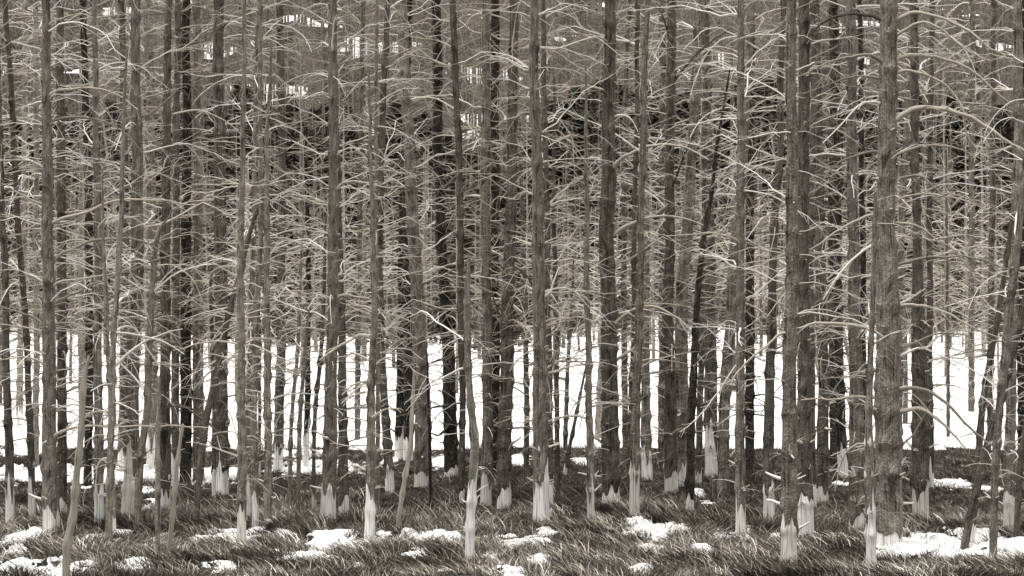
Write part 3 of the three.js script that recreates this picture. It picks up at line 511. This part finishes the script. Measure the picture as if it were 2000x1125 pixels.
    if (!hi) for (let k = 0; k < ns; k++) {
      const az = R() * 6.283, L = clamp(s.r * (0.4 + R() * 1.1), 0.045, 0.16) * (w.y < bareTo ? 0.8 + R() * 1.1 : 0.8);
      small.push(STUB[(R() * STUB.length) | 0].clone().applyMatrix4(branchMatrix(V(s.x + Math.cos(az) * s.r * 0.9, w.y + (R() - 0.5) * 0.06, s.z - Math.sin(az) * s.r * 0.9), az, (R() - 0.3) * 0.6, L)));
    }
  }
  list.sort((x, y) => y.L - x.L);
  const own = near ? 22 : 8; const mats = [bm, M.branch[a.tone === 2 ? (R() * 3) | 0 : a.tone >= 5 ? 2 : (R() * 2) | 0]];
  list.forEach((b, i) => {
    if (i < own) { const m = part('branch', LIB[(R() * LIB.length) | 0], mats[R() < 0.7 ? 0 : 1], root); m.applyMatrix4(b.m); nBranch++; }
    else if (b.L > 0.34 || R() < 0.45) small.push((b.L > 0.55 ? LIB : b.L > 0.3 ? LIBR : LIBT)[(R() * 20) | 0].clone().applyMatrix4(b.m));
  });
  if (small.length) part('twigs', mergeGeometries(small), a.snag ? M.grey : bm, root, { kind: 'stuff' });
  put(root);
  return root;
}
for (const a of T) buildTree(a);

// ------------------------------------------------------------------ thinner pines standing behind on the snow
function farTree(R, H, r0, nB, lib, bare = 0.14) {
  const lean = (R() - 0.5) * 0.5, pts = [], n = 7;
  for (let i = 0; i <= n; i++) { const u = i / n; pts.push(V(lean * u * u + 0.05 * nz(u * 4, R() * 9), u * H - 0.2, (R() - 0.5) * 0.06)); }
  const trunk = tube([V(pts[0].x, -0.35, pts[0].z), V(pts[0].x, 0.02, pts[0].z), ...pts.slice(1)], r0 * 1.25, r0 * 0.3, 7), br = [];
  for (let k = 0; k < nB; k++) {
    const u = bare + (1 - bare) * Math.pow(k / nB, 0.9), f = u * n, i = Math.min(n - 1, Math.floor(f)), p = pts[i].clone().lerp(pts[i + 1], f - i);
    br.push(lib[(R() * lib.length) | 0].clone().applyMatrix4(branchMatrix(p, R() * 6.283, (R() - 0.4) * 0.7, (0.45 + R() * 1.25) * (0.55 + 0.8 * Math.sin(Math.PI * Math.min(1, u * 1.1))) * Math.min(1, H / 8))));
  }
  return { trunk, crown: mergeGeometries(br) };
}
{
  const R = rng(2024), protos = [];
  for (let i = 0; i < 8; i++) protos.push(farTree(R, 9 + R() * 5, 0.055 + R() * 0.07, 42, LIBR, 0.03 + R() * 0.04));
  const litter = [0, 1, 2].map(() => {                 // bark and needle litter in the melt ring round the stem
    const P = [0, 0.20, 0], I = [], n = 14; for (let k = 0; k < n; k++) { const a = k / n * 6.283, r = 0.3 + R() * 0.42; P.push(Math.cos(a) * r * 0.5, 0.17 + R() * 0.03, Math.sin(a) * r * 0.5, Math.cos(a) * r, 0.02, Math.sin(a) * r); }
    for (let k = 0; k < n; k++) { const a = 1 + k * 2, b = 1 + (k + 1) % n * 2; I.push(0, b, a, a, b, a + 1, b, b + 1, a + 1); }
    const g = new THREE.BufferGeometry(); g.setAttribute('position', new THREE.Float32BufferAttribute(P, 3)); g.setIndex(I); g.computeVertexNormals(); return g;
  });
  const place = (x, d, i, tilt = 0) => {
    const p = protos[i % protos.length], g = new THREE.Group(); g.name = numbered('slender_dead_pine');
    g.userData = { label: 'slender bare dead pine far back on the snow behind the meadow', category: 'tree', group: 'slender dead pines on the snow field' };
    part('trunk', p.trunk, M.farBark[i % 3], g); part('litter', litter[i % 3], M.litter, g); part('crown', p.crown, M.branch[[2, 3, 2, 3, 0, 3][i % 6]], g);
    g.position.set(x, G(x, -d), -d); g.rotation.set(tilt * 0.3, R() * 6.28, tilt); const s = 0.8 + R() * 0.45; g.scale.set(s, s, s); put(g);
  };
  let n = 0; const used = [];
  while (n < 235) {
    const d = n < 18 ? 77 + R() * 30 : n < 55 ? 108 + R() * 50 : 150 + Math.pow(R(), 0.8) * 104, x = (R() - 0.5) * 2 * (d * 0.178 + 2.5);
    if (used.some(([a, b]) => Math.hypot(a - x, (b - d) * 0.6) < 0.8)) continue;
    used.push([x, d]); place(x, d, n, (R() - 0.5) * (R() < 0.12 ? 0.5 : 0.06)); n++;
  }
}

// ------------------------------------------------------------------ the far wooded slope
{
  const R = rng(77), bits = { t: [], c: [] };
  for (let i = 0; i < 6; i++) {
    const f = farTree(R, 8 + R() * 6, 0.10 + R() * 0.06, 46, LIBR, 0.06), x = (R() - 0.5) * 6, z = (R() - 0.5) * 6;
    bits.t.push(f.trunk.translate(x, 0, z)); bits.c.push(f.crown.translate(x, 0, z));
  }
  const spots = [];
  while (spots.length < 800) { const d = 256 + Math.pow(R(), 0.75) * 330, x = (R() - 0.5) * 2 * (d * 0.19 + 12); if (fbm(x * 0.04 + 3, d * 0.03, 2) < -0.20 && d > 300) continue; spots.push([x, d, R() * 6.28, 0.75 + R() * 0.6]); }
  const mk = (name, geo, mat, sp, label, cat) => {
    const m = new THREE.InstancedMesh(geo, mat, sp.length), o = new THREE.Object3D();
    sp.forEach(([x, d, r, s, v], i) => { o.position.set(x, G(x, -d) - 0.1, -d); o.rotation.set(0, r, 0); o.scale.set(s, s, s); o.updateMatrix(); m.setMatrixAt(i, o.matrix); if (v) m.setColorAt(i, SEP(v)); });
    m.name = name; m.userData = { kind: 'stuff', label, category: cat }; put(m);
  };
  mk('far_forest_trunks', mergeGeometries(bits.t), M.farBark[1], spots, 'massed grey trunks of the far hillside forest', 'forest');
  mk('far_forest_branches', mergeGeometries(bits.c), M.branch[2], spots, 'massed bare branches of the far hillside forest', 'forest');
  // young dark conifers along the foot of the slope
  const nee = [];
  for (let k = 0; k < 420; k++) {
    const u = Math.pow(R(), 0.8), y = 0.2 + u * 4.6, rr = (1 - u) * 1.25 + 0.08, az = R() * 6.283, q = rr * (0.3 + 0.7 * Math.sqrt(R()));
    const g = new THREE.PlaneGeometry(0.42, 0.16, 1, 1); g.rotateX(-1.2 + R() * 0.8); g.rotateY(R() * 6.28); g.translate(Math.cos(az) * q, y - q * 0.2, Math.sin(az) * q); nee.push(g);
  }
  nee.push(new THREE.CylinderGeometry(0.02, 0.08, 5, 5).translate(0, 2.4, 0));
  const sp2 = []; while (sp2.length < 2300) { const out = R() < 0.12, d0 = out ? 252 - R() * R() * 80 : 252 + R() * 75, x = (R() - 0.5) * 2 * (d0 * 0.185 + 6), d = d0 + 46 * nz(x * 0.07, 6.6); sp2.push([x, d, R() * 6.28, out ? 0.25 + R() * 0.6 : 1.2 + R() * 1.4, 0.04 + R() * 0.05]); }
  mk('young_conifer_thicket', mergeGeometries(nee.map(g => g.toNonIndexed())), std({ color: 0xffffff, side: THREE.DoubleSide }), sp2, 'dark young conifers massed at the foot of the far slope', 'forest');
}

// ------------------------------------------------------------------ grass
function tuft(R, blades, len, lean, W0, spread) {
  let wid = W0;
  const P = [], I = [], N = [], C = [];
  for (let b = 0; b < blades; b++) {
    const a = R() * 6.283, q = Math.sqrt(R()) * spread, x0 = Math.cos(a) * q, z0 = Math.sin(a) * q, L = len * (0.45 + R() * 0.75);
    wid = W0 * (0.45 + 1.2 * R() * R()); const da = a + (R() - 0.5) * 2.4, dx = lean + Math.cos(da) * 0.45, dz = Math.sin(da) * 0.45, fa = R() * 6.283, wx = Math.cos(fa) * wid / 2, wz = Math.sin(fa) * wid / 2, dr = 0.25 + R() * 0.75, s = P.length / 3;
    for (let k = 0; k < 3; k++) {
      const u = k / 3, y = L * (u - dr * 0.45 * u * u), x = x0 + dx * L * u * (0.4 + 0.8 * u), z = z0 + dz * L * u * (0.4 + 0.8 * u), w = 1 - u * 0.55;
      P.push(x - wx * w, y, z - wz * w, x + wx * w, y, z + wz * w); N.push(-wz, 0.004, wx, -wz, 0.004, wx);
    }
    P.push(x0 + dx * L * 1.2, L * (1 - dr * 0.45), z0 + dz * L * 1.2); N.push(-wz, 0.004, wx);
    const cv = 0.12 + 1.5 * Math.pow(R(), 1.6); for (let k = 0; k < 7; k++) C.push(cv, cv, cv);
    I.push(s, s + 1, s + 2, s + 1, s + 3, s + 2, s + 2, s + 3, s + 4, s + 3, s + 5, s + 4, s + 4, s + 5, s + 6);
  }
  const g = new THREE.BufferGeometry(); g.setAttribute('position', new THREE.Float32BufferAttribute(P, 3)); g.setAttribute('color', new THREE.Float32BufferAttribute(C, 3)); g.setIndex(I); g.computeVertexNormals(); return g;
}
{
  const R = rng(555), mat = std({ color: 0xffffff, vertexColors: true, side: THREE.DoubleSide });
  const kinds = [['matted_grass', tuft(R, 20, 0.20, 0.8, 0.016, 0.18), 'long matted dry grass combed over by wind'], ['upright_grass', tuft(R, 20, 0.12, 0.35, 0.014, 0.15), 'upright dry grass between the trunks'], ['straw_stems', tuft(R, 4, 0.36, 0.5, 0.011, 0.2), 'scattered long pale straw stems']];
  const sets = kinds.map(() => []), o = new THREE.Object3D();
  const N = 40000;
  for (let i = 0; i < N; i++) {
    const d = i < N * 0.55 ? 38.4 + R() * 11.6 : 49.5 + Math.pow(R(), 1.1) * 24, x = (R() - 0.5) * 2 * (d * 0.178 + 1.2), z = -d;
    if (snowAt(x, z) && R() > 0.13) continue;
    if (nz(x * 1.7 + 2, d * 1.3, 6) + 0.5 * nz(x * 4, d * 3, 1) < -0.20 + 0.25 * (R() - 0.5)) continue;   // bare hollows between the tussocks
    if (nearSnow(x, z) && R() < 0.35) continue;
    // two plants with ragged borders: straw-coloured sedge and dark heath
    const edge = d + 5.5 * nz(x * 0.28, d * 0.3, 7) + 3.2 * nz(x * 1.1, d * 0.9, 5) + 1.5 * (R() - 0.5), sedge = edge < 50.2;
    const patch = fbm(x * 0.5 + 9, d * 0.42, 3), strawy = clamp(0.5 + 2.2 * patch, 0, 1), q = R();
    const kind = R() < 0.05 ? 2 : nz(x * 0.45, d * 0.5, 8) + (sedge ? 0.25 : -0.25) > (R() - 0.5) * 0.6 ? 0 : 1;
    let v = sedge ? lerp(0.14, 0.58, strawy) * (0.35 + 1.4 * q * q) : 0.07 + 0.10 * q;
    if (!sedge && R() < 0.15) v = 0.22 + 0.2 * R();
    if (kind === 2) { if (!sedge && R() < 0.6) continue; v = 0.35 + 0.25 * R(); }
    const dir = 2.4 + 4.2 * nz(x * 0.6, d * 0.5, 2) + (R() - 0.5) * (kind === 1 ? 6 : 2.6);
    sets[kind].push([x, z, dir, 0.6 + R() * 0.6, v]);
  }
  kinds.forEach(([name, geo, label], k) => {
    const S = sets[k], m = new THREE.InstancedMesh(geo, mat, S.length);
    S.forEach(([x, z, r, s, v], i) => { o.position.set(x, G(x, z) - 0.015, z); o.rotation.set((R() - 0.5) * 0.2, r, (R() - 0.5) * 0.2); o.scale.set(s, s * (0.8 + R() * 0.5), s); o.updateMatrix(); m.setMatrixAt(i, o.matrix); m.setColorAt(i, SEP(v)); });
    m.name = name; m.userData = { kind: 'stuff', label, category: 'grass' }; put(m);
  });
}
console.log('branches', nBranch, 'trees', T.length);
renderer.render(scene, camera);
